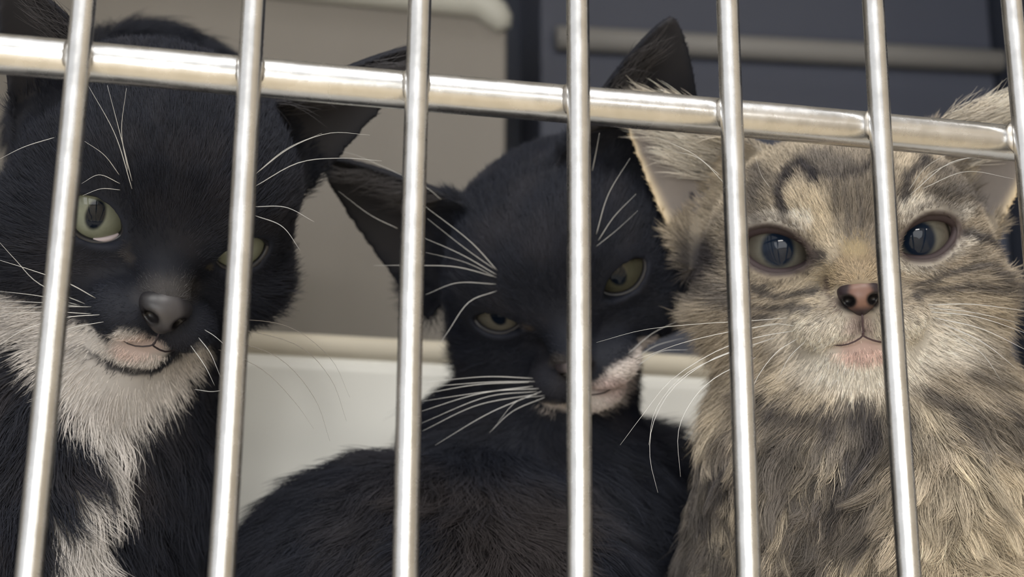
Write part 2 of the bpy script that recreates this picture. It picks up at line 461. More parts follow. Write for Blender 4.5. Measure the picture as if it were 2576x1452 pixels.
def build_kitten(k, label, nfur, long_len, face_len, fur_r):
    # coat frame faces from the kitten to the front of the cage
    pr = proj(k.T); k.ref = (pr[0], pr[1]); k.ppm = FPX / k.coat_depth
    fwd = unit(k.T - CAM); rt = unit(CM[:, 0] - fwd * (CM[:, 0] @ fwd)); up = np.cross(rt, fwd); k.front = (rt, up)
    f = kitten_sdf(k)
    V, Q = surface_nets(f, k.lo, k.hi, k.h)
    for _ in range(3):                      # relax the voxel steps
        s_ = np.zeros_like(V); c_ = np.zeros(len(V))
        for i in range(4):
            for j in (1, 3): np.add.at(s_, Q[:, i], V[Q[:, (i + j) % 4]]); c_ += np.bincount(Q[:, i], minlength=len(V))
        V = V + 0.6 * (s_ / c_[:, None] - V)
    N = mesh_normals(V, Q)
    root = empty(k.name, (k.T[0], k.T[1] + 25, FLOOR)); tag(root, label, 'kitten')
    k.root = root
    u, v = coat_coords(k, V)
    ql = (V - k.T) @ k.R; Nl = N @ k.R; em_ = np.zeros(len(V)); in_ = np.zeros(len(V)); ed_ = np.zeros(len(V))
    for e in k.ears:
        s, t, vv = k.ear_coord(ql, e); W = k.ear_w * np.maximum(1 - np.clip(t, 0, 1), 0) ** 0.72 + 0.25
        m1 = ((t > 0.25) & (t < 1.05) & (np.abs(s) < W + 1.5) & (np.abs(vv) < 12) & (hd_out(ql) > 1.0)).astype(float)
        em_ = np.maximum(em_, m1); in_ = np.maximum(in_, m1 * ((Nl @ e[3]) > 0.15)); ed_ = np.maximum(ed_, m1 * sst(np.abs(s) / W, 0.72, 0.98))
    tn = k.paint(k, V, N, u, v, True, earm=em_, inner=in_, edge=ed_)
    tn = mixc(tn, (0.008, 0.006, 0.007), (1 - sst(np.linalg.norm((ql - np.array([0, -32, -9.6])) / np.array([4.0, 4, 2.6]), axis=1), 0.8, 1.15)))
    for i in range(2):
        r = ql - k.eye_c[i]; z = k.eye_ax[i]; a, b = k.eye_ab[i]
        g = (np.abs(r @ z[0]) / a) ** 1.75 + (np.abs(r @ z[2]) / b) ** 1.75
        tn = mixc(tn, k.ring_col, (1 - sst(g, 1.15, 1.7)) * (r @ z[1] < 2))
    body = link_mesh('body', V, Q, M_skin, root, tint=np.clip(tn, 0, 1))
    k.bvh = BVHTree.FromPolygons((V).tolist(), Q.tolist())
    # ---- fur
    tri = np.concatenate([Q[:, [0, 1, 2]], Q[:, [0, 2, 3]]])
    A = V[tri[:, 0]]; B = V[tri[:, 1]]; C = V[tri[:, 2]]
    ar = 0.5 * np.linalg.norm(np.cross(B - A, C - A), axis=1); cen = (A + B + C) / 3
    nn = unit(np.cross(B - A, C - A)); view = unit(CAM - cen); face = (nn * view).sum(1)
    px = proj(cen)
    wt = np.where(face > -0.25, 1.0, 0.12) * np.where(px[:, 1] > 1700, 0.12, 1.0) * np.where((px[:, 0] < -350) | (px[:, 0] > 2950), 0.12, 1.0)
    q = (cen - k.T) @ k.R
    hd = np.linalg.norm(q, axis=1)
    wt = wt * np.where(hd < 36, 1.9, 1.0) * np.where(np.linalg.norm(q - np.array([0, -28, -6]), axis=1) < 20, 1.9, 1.0)
    pb = ar * wt; idx = rng.choice(len(tri), nfur, p=pb / pb.sum())
    r1 = np.sqrt(rng.random(nfur)); r2 = rng.random(nfur); w0 = 1 - r1; w1 = r1 * (1 - r2); w2 = r1 * r2
    t_ = tri[idx]; p = V[t_[:, 0]] * w0[:, None] + V[t_[:, 1]] * w1[:, None] + V[t_[:, 2]] * w2[:, None]
    n = unit(N[t_[:, 0]] * w0[:, None] + N[t_[:, 1]] * w1[:, None] + N[t_[:, 2]] * w2[:, None])
    q = (p - k.T) @ k.R; nl = n @ k.R
    keep = np.ones(nfur, bool)
    nose = np.array([0, -31.5, -9.0]); hd = np.linalg.norm(q, axis=1)
    dn = np.linalg.norm(q - nose, axis=1)
    keep &= ~((np.abs(q[:, 0]) < 3.7 - 0.6 * np.clip(-9 - q[:, 2], 0, 9)) & (np.abs(q[:, 2] + 9.4) < 2.7) & (q[:, 1] < -26))
    eyed = np.full(nfur, 99.0); eyev = np.zeros((nfur, 3))
    for i in range(2):
        r = q - k.eye_c[i]; z = k.eye_ax[i]; x = r @ z[0]; yy = r @ z[1]; zz = r @ z[2]; a, b = k.eye_ab[i]
        g = (np.abs(x) / (a + 0.6)) ** 1.75 + (np.abs(zz) / (b + k.lid_clear)) ** 1.75
        keep &= ~((g < 1) & (yy < 0) & (np.linalg.norm(r, axis=1) < EYE_R + 5))
        keep &= ~(np.linalg.norm(r, axis=1) < EYE_R + 0.3)
        dist = np.where(yy < 2, np.maximum((g - 1), 0) * 3.0, 99); up_ = dist < eyed
        vec = x[:, None] * z[0] + zz[:, None] * z[2]
        eyed = np.where(up_, dist, eyed); eyev = np.where(up_[:, None], vec, eyev)
    # flow: away from the nose on the head, down and outward on the body
    flow_h = unit(q - np.array([0, -33, -7.0])); ew = np.exp(-eyed / 2.5)[:, None]; flow_h = unit(flow_h + unit(eyev) * ew * 1.0)
    flow_h[:, 2] -= 0.25 * (q[:, 2] < -14)
    wh = 1 - sst(np.linalg.norm(q * np.array([1, 0.75, 0.93]), axis=1), 31, 45)
    wh = 1 - (1 - wh) * np.maximum(sst(-q[:, 2], 7, 15), sst(q[:, 1], 6, 20))
    # ears
    earm = np.zeros(nfur); inner = np.zeros(nfur); edge = np.zeros(nfur); ear_t = np.zeros(nfur)
    for e in k.ears:
        s, t, vv = k.ear_coord(q, e); W = k.ear_w * np.maximum(1 - np.clip(t, 0, 1), 0) ** 0.72 + 0.25
        me_ = ((t > 0.25) & (t < 1.05) & (np.abs(s) < W + 1.5) & (np.abs(vv) < 12) & (hd_out(q) > 1.0)).astype(float)
        fl = e[1] + e[4] * (np.sign(s) * 0.35)[:, None] - e[3] * 0.15
        flow_h = np.where(me_[:, None] > 0, unit(fl), flow_h)
        earm = np.maximum(earm, me_); inn = me_ * ((nl @ e[3]) > 0.15); inner = np.maximum(inner, inn)
        edge = np.maximum(edge, me_ * sst(np.abs(s) / W, 0.72, 0.98)); ear_t = np.maximum(ear_t, me_ * t)
    tuft = np.zeros(nfur)
    for e in k.ears:
        s, t, vv = k.ear_coord(q, e); W = k.ear_w * np.maximum(1 - np.clip(t, 0, 1), 0) ** 0.72 + 0.25
        med = -np.sign(e[4][0]) * e[5] * s / W
        tf = (inner > 0) * (np.sign(q[:, 0]) == e[5]) * (med > 0.35 - 0.4 * (k.tuft_p > 0.4)) * (t < 0.8) * (rng.random(nfur) < k.tuft_p)
        fl = unit(e[3] * 0.8 + np.array([e[5] * 0.7, 0, 0.1]) + e[1] * 0.35)
        flow_h = np.where(tf[:, None] > 0, fl, flow_h); tuft = np.maximum(tuft, tf)
    keep &= ~((inner > 0) & (tuft == 0) & (edge < 0.5) & (rng.random(nfur) < 0.5))
    flow_hw = flow_h @ k.R.T
    wh = np.maximum(wh, earm)
    axis = k.body_axis
    rad = p - axis[0] - ((p - axis[0]) @ unit(axis[1] - axis[0]))[:, None] * unit(axis[1] - axis[0])
    side = unit(rad * np.array([1, 0.3, 0]))
    flow_b = unit(np.array([0, 0, -1.0]) * 0.75 + side * 0.75 + np.stack([fbm(p / 11 + 11), fbm(p / 11 + 31), fbm(p / 11 + 51)], 1) * k.swirl)
    flow = unit(flow_hw * wh[:, None] + flow_b * (1 - wh)[:, None])
    jit = rng.normal(0, 1, (nfur, 3)); flow = unit(flow + jit * 0.10)
    d = unit(flow - n * (flow * n).sum(1)[:, None] + 1e-4)
    L = face_len * (0.38 + np.clip((dn - 9) / 30, 0, 1) * 1.45)
    L = np.where(eyed < 5, np.minimum(L, 1.25 + eyed * 0.4), L)
    cheek = sst(np.abs(q[:, 0]), 16, 24) * (1 - sst(q[:, 2], -12, -3)) * (1 - earm)
    L = L + cheek * 3.5
    L = np.where(earm > 0, np.where(inner > 0, 1.0 + tuft * 7.5, 1.1), L)
    L = np.where((earm == 0) & (q[:, 2] > -8) & (dn > 18), np.minimum(L, face_len * k.top_len * (0.75 + 0.5 * (1 - sst(q[:, 2], -8, 4)))), L)
    L = L * wh + long_len * (1 - wh)
    L *= rng.uniform(0.65, 1.2, nfur)
    lift = np.where(wh > 0.5, 0.30, k.lift) * rng.uniform(0.6, 1.4, nfur)
    lift = np.where(earm > 0, 0.20 + tuft * 0.6, lift)
    u, v = coat_coords(k, p)
    colr = k.paint(k, p, n, u, v, False, earm=earm, inner=inner, edge=edge)
    colr = mixc(colr, k.tuft_col, tuft * 0.8)
    colr = mixc(colr, k.ring_col, np.exp(-(eyed / 1.3) ** 2) * 0.8 * (hd < 36))
    colr *= (rng.uniform(0.78, 1.22, nfur) * np.where(rng.random(nfur) < k.ticking, 0.42, 1.0))[:, None]
    sel = np.where(keep)[0]
    p, n, d, L, lift, colr, wh_, earm_ = p[sel], n[sel], d[sel], L[sel], lift[sel], colr[sel], wh[sel], earm[sel]
    m_ = len(sel); ST = 6; tt = np.linspace(0, 1, ST)
    path = np.zeros((m_, ST, 3)); bend = rng.normal(0, 1, (m_, 3)) * 0.12
    for j, t in enumerate(tt):
        path[:, j] = p - n * 0.25 + (d * t + n * (lift * (t - 0.45 * t * t))[:, None] + bend * t * t) * L[:, None]
        path[:, j, 2] -= (1 - wh_) * 0.10 * t * t * L
    # clumping towards guide hairs
    K = max(50, int(m_ / k.per_clump)); pw_ = np.where(wh_ > 0.5, 2.0, 1.0); gi = rng.choice(m_, K, replace=False, p=pw_ / pw_.sum()); kd = KDTree(K)
    for j, g in enumerate(gi): kd.insert(p[g], j)
    kd.balance(); near = np.array([gi[kd.find(x)[1]] for x in p])
    cw = (np.where(wh_ > 0.5, 0.28, k.clump) * rng.uniform(0.5, 1.15, m_)) * (1 - 0.6 * earm_)
    ph = rng.uniform(0, 6.28, m_); wd = unit(np.cross(d, n)); wa = 0.09 * L * (1 - wh_) + 0.02 * L
    for j, t in enumerate(tt):
        path[:, j] += wd * (np.sin(ph[near] + t * 5.5) * wa * t)[:, None]
    gp = path[near]; gl = L[near]
    same = 1 - sst(np.linalg.norm(p - p[near], axis=1) / L, 0.25, 0.6)
    for j, t in enumerate(tt):
        path[:, j] += (gp[:, j] - path[:, j]) * (cw * same * t ** 1.4)[:, None]
    # clump wide brightness variety
    cvr = rng.uniform(0, 1, m_)[near]; cv = np.where(wh_ > 0.5, 0.85 + 0.3 * cvr, 1 - k.clump_var + 1.75 * k.clump_var * cvr); colr = colr * cv[:, None]
    rad_ = fur_r * (0.75 + 0.5 * rng.random(m_)) * np.where(wh_ > 0.5, 0.85, 1.0)
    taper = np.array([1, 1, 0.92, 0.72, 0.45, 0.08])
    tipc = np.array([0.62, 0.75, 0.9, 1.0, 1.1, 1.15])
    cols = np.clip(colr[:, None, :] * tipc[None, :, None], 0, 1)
    hc = bpy.data.hair_curves.new('fur'); hc.add_curves([ST] * m_)
    hc.attributes['position'].data.foreach_set('vector', (path * MM).astype(np.float32).ravel())
    ra = hc.attributes.get('radius') or hc.attributes.new('radius', 'FLOAT', 'POINT')
    ra.data.foreach_set('value', (rad_[:, None] * taper[None] * MM).astype(np.float32).ravel())
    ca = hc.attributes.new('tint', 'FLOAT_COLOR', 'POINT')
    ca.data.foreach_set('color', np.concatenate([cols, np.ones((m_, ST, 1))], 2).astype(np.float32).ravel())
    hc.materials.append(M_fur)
    ho = bpy.data.objects.new('fur', hc); col.objects.link(ho); ho.parent = root; ho.matrix_parent_inverse = root.matrix_world.inverted()
    ho['kind'] = 'stuff'
    # ---- eyes
    for i in range(2):
        ec = k.eye_c[i]; z = k.eye_ax[i]
        g = unit(k.gaze[i]); g = unit(g)              # local direction of the pupil
        ex = unit(np.cross(g, np.array([0, 0, 1.0]))); ez = np.cross(ex, g)
        Vv = []; Ff = []; nu, nv = 48, 28
        for a in range(nv + 1):
            th = math.pi * a / nv
            rr = EYE_R + 0.45 * math.exp(-(th / 0.55) ** 2)          # cornea bulge
            for b in range(nu):
                ph = 2 * math.pi * b / nu
                Vv.append(rr * (g * math.cos(th) + (ex * math.cos(ph) + ez * math.sin(ph)) * math.sin(th)))
        for a in range(nv):
            for b in range(nu):
                b2 = (b + 1) % nu; Ff.append((a * nu + b, (a + 1) * nu + b, (a + 1) * nu + b2, a * nu + b2))
        Vv = np.array(Vv); xx = Vv @ ex; zz = Vv @ ez; yy = Vv @ g
        tint_v = None
        Vw = (Vv * 0.985 + ec) @ k.R.T + k.T
        o = link_mesh('eye', Vw, Ff, k.eye_mat[i], root)
        a_ = o.data.attributes.new('iris_uv', 'FLOAT_VECTOR', 'POINT')
        a_.data.foreach_set('vector', np.stack([xx, yy, zz], 1).astype(np.float32).ravel())
        # eyelid rim
        th = np.linspace(0, 2 * math.pi, 49); a, b = k.eye_ab[i]
        x, zc = superell(th, a + 0.1, b + 0.1)
        y = -np.sqrt(np.maximum((EYE_R + 0.45) ** 2 - x * x - zc * zc, 4))
        pts = ec + x[:, None] * z[0] + y[:, None] * z[1] * -1 * -1 + zc[:, None] * z[2]
        rr = 0.62 + 0.35 * (zc > 0) * np.sin(np.clip(th, 0, math.pi))
        rr = rr * k.rim_w
        Vt, Ft = tube(pts @ k.R.T + k.T, rr, 10, False); link_mesh('eyelid', Vt, Ft, k.rim_mat, root)
        if i in k.haw:
            sg = 1 if i == 0 else -1; th = np.radians(np.linspace(-62, -4, 16)); x, zc = superell(th, a - 0.5, b - 0.5); x = x * sg
            y = -np.sqrt(np.maximum((EYE_R + 0.15) ** 2 - x * x - zc * zc, 4))
            pts = ec + x[:, None] * z[0] + y[:, None] * z[1] + zc[:, None] * z[2]
            Vt, Ft = tube(pts @ k.R.T + k.T, 0.1 + 0.5 * np.sin(np.linspace(0.15, 2.9, 16)), 10); link_mesh('third_eyelid', Vt, Ft, M_haw, root)
    # ---- nose leather
    def nf(pp):
        qq = pp.copy(); wdt = 4.2 - 0.45 * np.clip(-7.6 - qq[:, 2], 0, 6)
        dd = s_ell(np.stack([qq[:, 0] / wdt * 3.6, qq[:, 1], qq[:, 2]], 1), (0, -30.6, -9.3), (3.8, 3.4, 3.3))
        for sx in (-1, 1):
            dd = smax(dd, -s_ell(qq, (sx * 2.3, -33.4, -9.7), (1.15, 2.2, 0.95)), 0.5)
            dd = smax(dd, -s_cap(qq, (sx * 2.6, -33.2, -9.8), (sx * 4.2, -31.6, -8.8), 0.42, 0.3), 0.4)
        return smax(dd, -s_cap(qq, (0, -34.6, -9.3), (0, -34, -13), 0.28, 0.28), 0.4)
    Vn, Qn = surface_nets(nf, (-6, -36, -14), (6, -26, -4), 0.26, 4)
    nostril = np.zeros(len(Vn))
    for sx in (-1, 1):
        nostril = np.maximum(nostril, 1 - sst(s_ell(Vn, (sx * 2.3, -33.2, -9.7), (1.2, 2.3, 1.0)), -0.05, 0.7))
    fz = sst(np.abs(Vn[:, 0]) + 0.35 * np.clip(Vn[:, 2] + 8, 0, 3), 1.3, 2.6); low = 1 - sst(Vn[:, 2], -11.8, -10.2)
    tc = mixc(np.tile(np.array(k.nose_col[0]), (len(Vn), 1)), k.nose_col[1], np.maximum(fz, low))
    tc = mixc(tc, (0.004, 0.003, 0.004), nostril)
    link_mesh('nose', (Vn * k.nose_scale + np.array([0, -30, -9]) * (1 - k.nose_scale)) @ k.R.T + k.T, Qn, M_wet, root, tint=tc)
    # ---- mouth line
    for pts in k.mouth_lines:
        Vt, Ft = tube(rspline(pts, 14) @ k.R.T + k.T, np.interp(np.linspace(0, 1, 14), [0, 0.5, 1], [0.17, 0.17, 0.08]), 8)
        link_mesh('lip', Vt, Ft, k.lip_mat, root)
    # ---- whiskers
    for wsk in k.whiskers:
        pts2, colr_, w_ = wsk[0], wsk[1], wsk[2]; tow = wsk[3] if len(wsk) > 3 else 5
        pts2 = rspline(pts2, 16)
        o3, dd = CAM, unit(P(*pts2[0], 100) - CAM)
        hit = k.bvh.ray_cast(Vector(CAM), Vector(dd))
        dep = proj(np.array(hit[0]))[2] - 0.4 if hit[0] is not None else k.coat_depth
        dep = min(dep, k.coat_depth + 12)
        W = []
        for j, (a, b) in enumerate(pts2):
            t = j / 15; pt = P(a, b, dep - tow * math.sin(min(t * 1.4, 1.57)))
            W.append(pt)
        W = np.array(W); W[:, 1] = np.maximum(W[:, 1], 9.0)
        Vt, Ft = tube(W, np.interp(np.linspace(0, 1, 16), [0, 0.25, 1], [w_ * 0.8, w_, w_ * 0.22]) * 0.5, 5)
        link_mesh('whisker', Vt, Ft, M_white_whisker if colr_ == 'w' else M_dark_whisker, root)
    return root
def hd_out(q):
    return np.linalg.norm((q - np.array([0, 3, 6])) / np.array([26.5, 29, 21.5]), axis=1)

def eye_axes(slant, sx, splay=0.20):
    """x along the opening, y backward through the eye, z up"""
    a = math.radians(slant) * sx
    fy = unit(np.array([-sx * splay, 1.0, 0.0])); x = unit(np.array([math.cos(a), 0, math.sin(a)])); x = unit(x - fy * (x @ fy)); z = np.cross(x, fy)
    return (x, fy, z)
def eye_material(name, iris_in, iris_out, pr, pupil=(0.004, 0.007, 0.014), iris_r=5.6, white=(0.5, 0.45, 0.42), veil=0.0):
    """pr = pupil half width, half height in mm"""
    mt = mat(name, rough=0.25, coat=1.0); nt = mt.node_tree; b = nt.nodes['Principled BSDF']
    b.inputs['Coat Roughness'].default_value = 0.012; b.inputs['Coat IOR'].default_value = 1.34; b.inputs['Specular IOR Level'].default_value = 0.0
    at = nt.nodes.new('ShaderNodeAttribute'); at.attribute_name = 'iris_uv'
    sp = nt.nodes.new('ShaderNodeSeparateXYZ'); nt.links.new(at.outputs['Vector'], sp.inputs[0])
    def mth(op, a, b_=None):
        n = nt.nodes.new('ShaderNodeMath'); n.operation = op
        for i, x in enumerate((a, b_)):
            if x is None: continue
            if isinstance(x, (int, float)): n.inputs[i].default_value = x
            else: nt.links.new(x, n.inputs[i])
        return n.outputs[0]
    def rr(x, z): return mth('SQRT', mth('ADD', mth('POWER', mth('ABSOLUTE', mth('DIVIDE', sp.outputs[0], x)), 2.0), mth('POWER', mth('ABSOLUTE', mth('DIVIDE', sp.outputs[2], z)), 2.0)))
    rp = rr(pr[0], pr[1]); ri = rr(iris_r, iris_r)
    def ramp(x, a, b_):
        n = nt.nodes.new('ShaderNodeMapRange'); n.interpolation_type = 'SMOOTHSTEP'; n.inputs[1].default_value = a; n.inputs[2].default_value = b_
        nt.links.new(x, n.inputs[0]); return n.outputs[0]
    def mix(f, a, b_):
        n = nt.nodes.new('ShaderNodeMix'); n.data_type = 'RGBA'; nt.links.new(f, n.inputs['Factor'])
        for s, x in (('A', a), ('B', b_)):
            so = [i for i in n.inputs if i.name == s and i.type == 'RGBA'][0]
            if isinstance(x, tuple): so.default_value = (*x, 1)
            else: nt.links.new(x, so)
        return [o for o in n.outputs if o.type == 'RGBA'][0]
    nz = nt.nodes.new('ShaderNodeTexNoise'); nz.inputs['Scale'].default_value = 1.4; nz.inputs['Detail'].default_value = 3
    nt.links.new(at.outputs['Vector'], nz.inputs['Vector'])
    c1 = mix(ramp(ri, 0.45, 1.0), iris_in, iris_out)
    c1 = mix(mth('MULTIPLY', nz.outputs[0], 0.35), c1, tuple(0.55 * c for c in iris_out))
    c2 = mix(ramp(rp, 0.8, 1.16), pupil, c1)
    c3 = mix(ramp(ri, 0.98, 1.06), c2, tuple(0.2 * c for c in iris_out))
    c4 = mix(ramp(ri, 1.08, 1.16), c3, white)
    nt.links.new(c4, b.inputs['Base Color'])
    return mt

MOUTH_LINES = [np.array([(0, -32.6, -12.2), (0, -32.2, -14.2), (-0.2, -31.2, -16.2), (-3.5, -29.6, -17.6), (-7.5, -25.5, -17.2), (-9.5, -22, -16.0)]),
               np.array([(0, -31.8, -15.2), (0.2, -31.2, -16.2), (3.5, -29.6, -17.6), (7.5, -25.5, -17.2), (9.5, -22, -16.0)])]
def base_kitten(name):
    k = Kitten(); k.name = name; k.h = 0.75; k.ear_w = 13.5
    k.eye_c = [np.array([-12.2, -11.0, 0.0]), np.array([12.2, -11.0, 0.0])]
    k.eye_ax = [eye_axes(14, -1), eye_axes(14, 1)]; k.eye_ab = [(5.6, 3.7), (5.6, 3.7)]
    k.gaze = [np.array([0, -1.0, 0]), np.array([0, -1.0, 0])]
    k.ear_base = [(-20, 2, 14), (20, 2, 14)]; k.ear_tip = [(-37, 5, 35), (37, 5, 35)]
    k.mouth_segs = [(MOUTH_LINES[0][i], MOUTH_LINES[0][i + 1]) for i in range(5)] + [(MOUTH_LINES[1][i], MOUTH_LINES[1][i + 1]) for i in range(1, 4)]
    k.mouth_lines = MOUTH_LINES; k.neck_blend = True; k.nose_scale = 1.0; k.rim_w = 1.0
    k.lid_clear = 0.7; k.skull_drop = 0; k.ticking = 0.0; k.clump_var = 0.22; k.tuft_p = 0.30; k.haw = []; k.lift = 0.42; k.top_len = 1.0; k.ring_col = BLK; k.tuft_col = C(64, 63, 66); k.clump = 0.75; k.per_clump = 26; k.swirl = 0.55
    return k
LM = dict(eyeL=(-12.6, -18.5, 0), eyeR=(12.6, -18.5, 0), nose=(0, -33.5, -9.3), chin=(0, -26, -23.5), earL=(-37, 5, 35), earR=(37, 5, 35))
def gaze_to(k, i, px, py):
    """gaze so that the pupil sits where the kitten looks"""
    c = k.T + k.R @ k.eye_c[i]; o = CAM; d = unit(P(px, py, 100) - CAM); oc = o - c; b = oc @ d; r = EYE_R + 0.4
    disc = b * b - (oc @ oc - r * r); s = -b - math.sqrt(max(disc, 0)); pnt = o + d * s
    return unit((pnt - c) @ k.R)

M_rim_dark = mat('eyelid_skin_dark', (0.012, 0.012, 0.016), 0.4)
M_rim_brown = mat('eyelid_skin_brown', srgb(62, 52, 54), 0.6, spec=0.25)
M_haw = mat('third_eyelid_pale', srgb(160, 150, 154), 0.4)
M_lip_dark = mat('lip_dark', (0.03, 0.022, 0.026), 0.5)
M_lip_pink = mat('lip_brownish', srgb(72, 56, 60), 0.5)

# ------------------------------------------------------------------ coats
GAIN = 1.5
def C(r, g, b): return tuple(min(1.0, GAIN * c) for c in srgb(r, g, b))
CREAM, TAN, GREY, DARK, PALE = C(190, 178, 158), C(146, 136, 122), C(84, 80, 78), C(38, 37, 44), C(206, 200, 190)
def paint_tabby(k, p, n, u, v, skin, earm=None, inner=None, edge=None):
    n1 = fbm(p / 7.0 + 5); n2 = fbm(p / 3.0 + 15); n3 = fbm(p * np.array([0.05, 0.05, 0.16]) + 2.0)
    u = u + n1 * 9 + n2 * 4; v = v + fbm(p / 6.0 + 25) * 8 + n2 * 4
    # ground colour: agouti bands on the body
    c = np.tile(np.array(TAN), (len(p), 1))
    c = mixc(c, CREAM, sst(n1 + n2 * 0.6, -0.25, 0.5) * 0.9)
    c = mixc(c, GREY, sst(n3 + n2 * 0.5, 0.05, 0.45) * 0.8)
    body = sst(v, 960, 1060)
    right = sst(u, 2200, 2420) * sst(v, 1080, 1200)
    c = mixc(c, GREY, body * (1 - right) * sst(fbm(p / 5.0 + 40), -0.25, 0.25) * 0.85)
    c = mixc(c, DARK, body * (1 - right) * sst(fbm(p / 6.5 + 60), 0.05, 0.4) * 0.75)
    c = mixc(c, CREAM, right * 0.7)
    M = lambda col_, m_: mixc(c, col_, np.clip(m_, 0, 1))
    # face
    facem = blob(u, v, 2150, 640, 560, 330, 0.15)
    c = M(TAN, facem * 0.5)
    c = M(GREY, blob(u, v, 2130, 520, 130, 130) * 0.55)             # brow centre
    c = M(CREAM, blob(u, v, 2035, 535, 62, 60, 0.4, 40) * 0.8)
    c = M(CREAM, blob(u, v, 2075, 600, 45, 60, 0.4) * 0.8)
    c = M(PALE, line_mask(u, v, [(1880, 560), (1960, 548), (2040, 570)], 15, 10) * 0.9)
    c = M(PALE, line_mask(u, v, [(2265, 540), (2340, 520), (2440, 535)], 20, 10) * 0.9)
    c = M(CREAM, line_mask(u, v, [(1895, 690), (1990, 712), (2070, 690)], 16, 12) * 0.85)
    c = M(PALE, line_mask(u, v, [(2260, 668), (2350, 662), (2450, 600)], 20, 10) * 0.95)
    c = M(GREY, line_mask(u, v, [(1890, 540), (1900, 460), (1890, 420)], 22, 14) * 0.6)
    c = M(GREY, line_mask(u, v, [(2330, 490), (2440, 480), (2520, 520)], 16, 12) * 0.7)
    c = M(CREAM, blob(u, v, 2270, 450, 30, 60, 0.4) * 0.35)
    # forehead bars of the M
    c = M(DARK, line_mask(u, v, [(1978, 540), (1972, 490), (1985, 430), (2015, 408), (2042, 440), (2052, 470)], 15, 10) * 0.92)
    c = M(DARK, line_mask(u, v, [(2060, 450), (2120, 468), (2180, 440), (2205, 400)], 12, 12) * 0.75)
    c = M(DARK, line_mask(u, v, [(2265, 520), (2275, 470), (2310, 430), (2340, 400)], 15, 10) * 0.85)
    c = M(GREY, line_mask(u, v, [(2050, 400), (2120, 430)], 26, 14) * 0.6)
    c = M(DARK, line_mask(u, v, [(1875, 480), (1930, 510), (1950, 470), (1900, 420)], 22, 18) * 0.45)
    for x in (2105, 2130, 2160): c = M(GREY, line_mask(u, v, [(x, 490), (x + 4, 560), (x + 2, 600)], 5, 6) * 0.6)
    c = M(GREY, blob(u, v, 2420, 470, 90, 60, 0.4, 30) * 0.7)
    # outer corner stripes and cheek bars
    c = M(DARK, line_mask(u, v, [(2395, 585), (2450, 590), (2540, 650), (2600, 660)], 14, 10) * 0.9)
    c = M(DARK, line_mask(u, v, [(2480, 700), (2530, 760), (2600, 770)], 20, 14) * 0.8)
    for a in ([(2290, 720), (2380, 690), (2470, 680)], [(2290, 745), (2400, 725), (2480, 740)], [(1885, 720), (1960, 745), (2060, 740)], [(1885, 765), (1960, 780), (2050, 775)], [(1890, 800), (1950, 805)]):
        c = M(C(66, 63, 64), line_mask(u, v, a, 9, 7) * 0.85)
    c = M(DARK, blob(u, v, 1735, 670, 62, 75, 0.4) * 0.9)
    c = M(GREY, line_mask(u, v, [(1720, 760), (1800, 740), (1870, 760)], 24, 16) * 0.8)
    c = M(DARK, line_mask(u, v, [(1850, 600), (1870, 640), (1880, 660)], 10, 10) * 0.5)
    # nose bridge: brownish with a yellow stain
    c = M(C(140, 122, 96), blob(u, v, 2155, 672, 50, 62, 0.45) * 0.7)
    c = M(C(128, 112, 84), blob(u, v, 2090, 700, 30, 34, 0.45) * 0.6)
    c = M(C(160, 145, 112), blob(u, v, 2150, 628, 34, 26, 0.45) * 0.5)
    c = M(C(78, 66, 66), line_mask(u, v, [(2085, 705), (2092, 745), (2120, 775)], 8, 8) * 0.85)
    c = M(C(78, 66, 66), line_mask(u, v, [(2222, 700), (2215, 745), (2190, 775)], 8, 8) * 0.85)
    c = M(DARK, blob(u, v, 2056, 648, 22, 22, 0.4) * 0.9)
    # muzzle and chin
    c = M(PALE, blob(u, v, 2070, 845, 120, 55, 0.5) * 0.75)
    c = M(PALE, blob(u, v, 2330, 850, 130, 75, 0.5) * 0.85)
    c = M(PALE, blob(u, v, 2160, 920, 150, 75, 0.4) * 0.95)
    c = M(C(190, 158, 150), blob(u, v, 2168, 888, 62, 26, 0.5) * 0.8)
    c = M(C(130, 110, 112), blob(u, v, 2158, 820, 34, 24, 0.5) * 0.6)
    c = M(C(70, 60, 62), line_mask(u, v, [(2160, 790), (2160, 818)], 4, 5) * 0.9)
    for x, y in ((2040, 790), (2075, 800), (2010, 805), (2050, 815), (2290, 800), (2320, 790), (2350, 812)): c = M(GREY, blob(u, v, x, y, 9, 5) * 0.5)
    # throat band
    c = M(DARK, line_mask(u, v, [(1890, 1000), (1990, 1045), (2080, 1050), (2170, 1040)], 20, 16) * 0.75)
    c = M(DARK, line_mask(u, v, [(2320, 990), (2440, 1040), (2560, 1030)], 16, 14) * 0.6)
    c = M(GREY, line_mask(u, v, [(2310, 1080), (2460, 1080), (2580, 1090)], 18, 16) * 0.6)
    c = M(GREY, (1 - sst(u, 1700, 1850)) * sst(v, 1100, 1240) * 0.8); c = M(DARK, (1 - sst(u, 1600, 1740)) * sst(v, 1180, 1300) * 0.5)
    if earm is not None:
        # inner ear grey with pale hair, cream edge
        c = M(GREY, inner * (1 - edge) * 0.7); c = M(C(186, 170, 142), inner * edge * 0.85)
        c = M(C(90, 84, 78), earm * (1 - inner) * 0.7)
        c = M(C(98, 93, 91), (inner * (1 - edge)) * (0.85 if skin else 0.0)); c = M(DARK, blob(u, v, 1683, 475, 9, 12, 0.3))
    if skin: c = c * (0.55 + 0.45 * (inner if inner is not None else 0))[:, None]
    return c

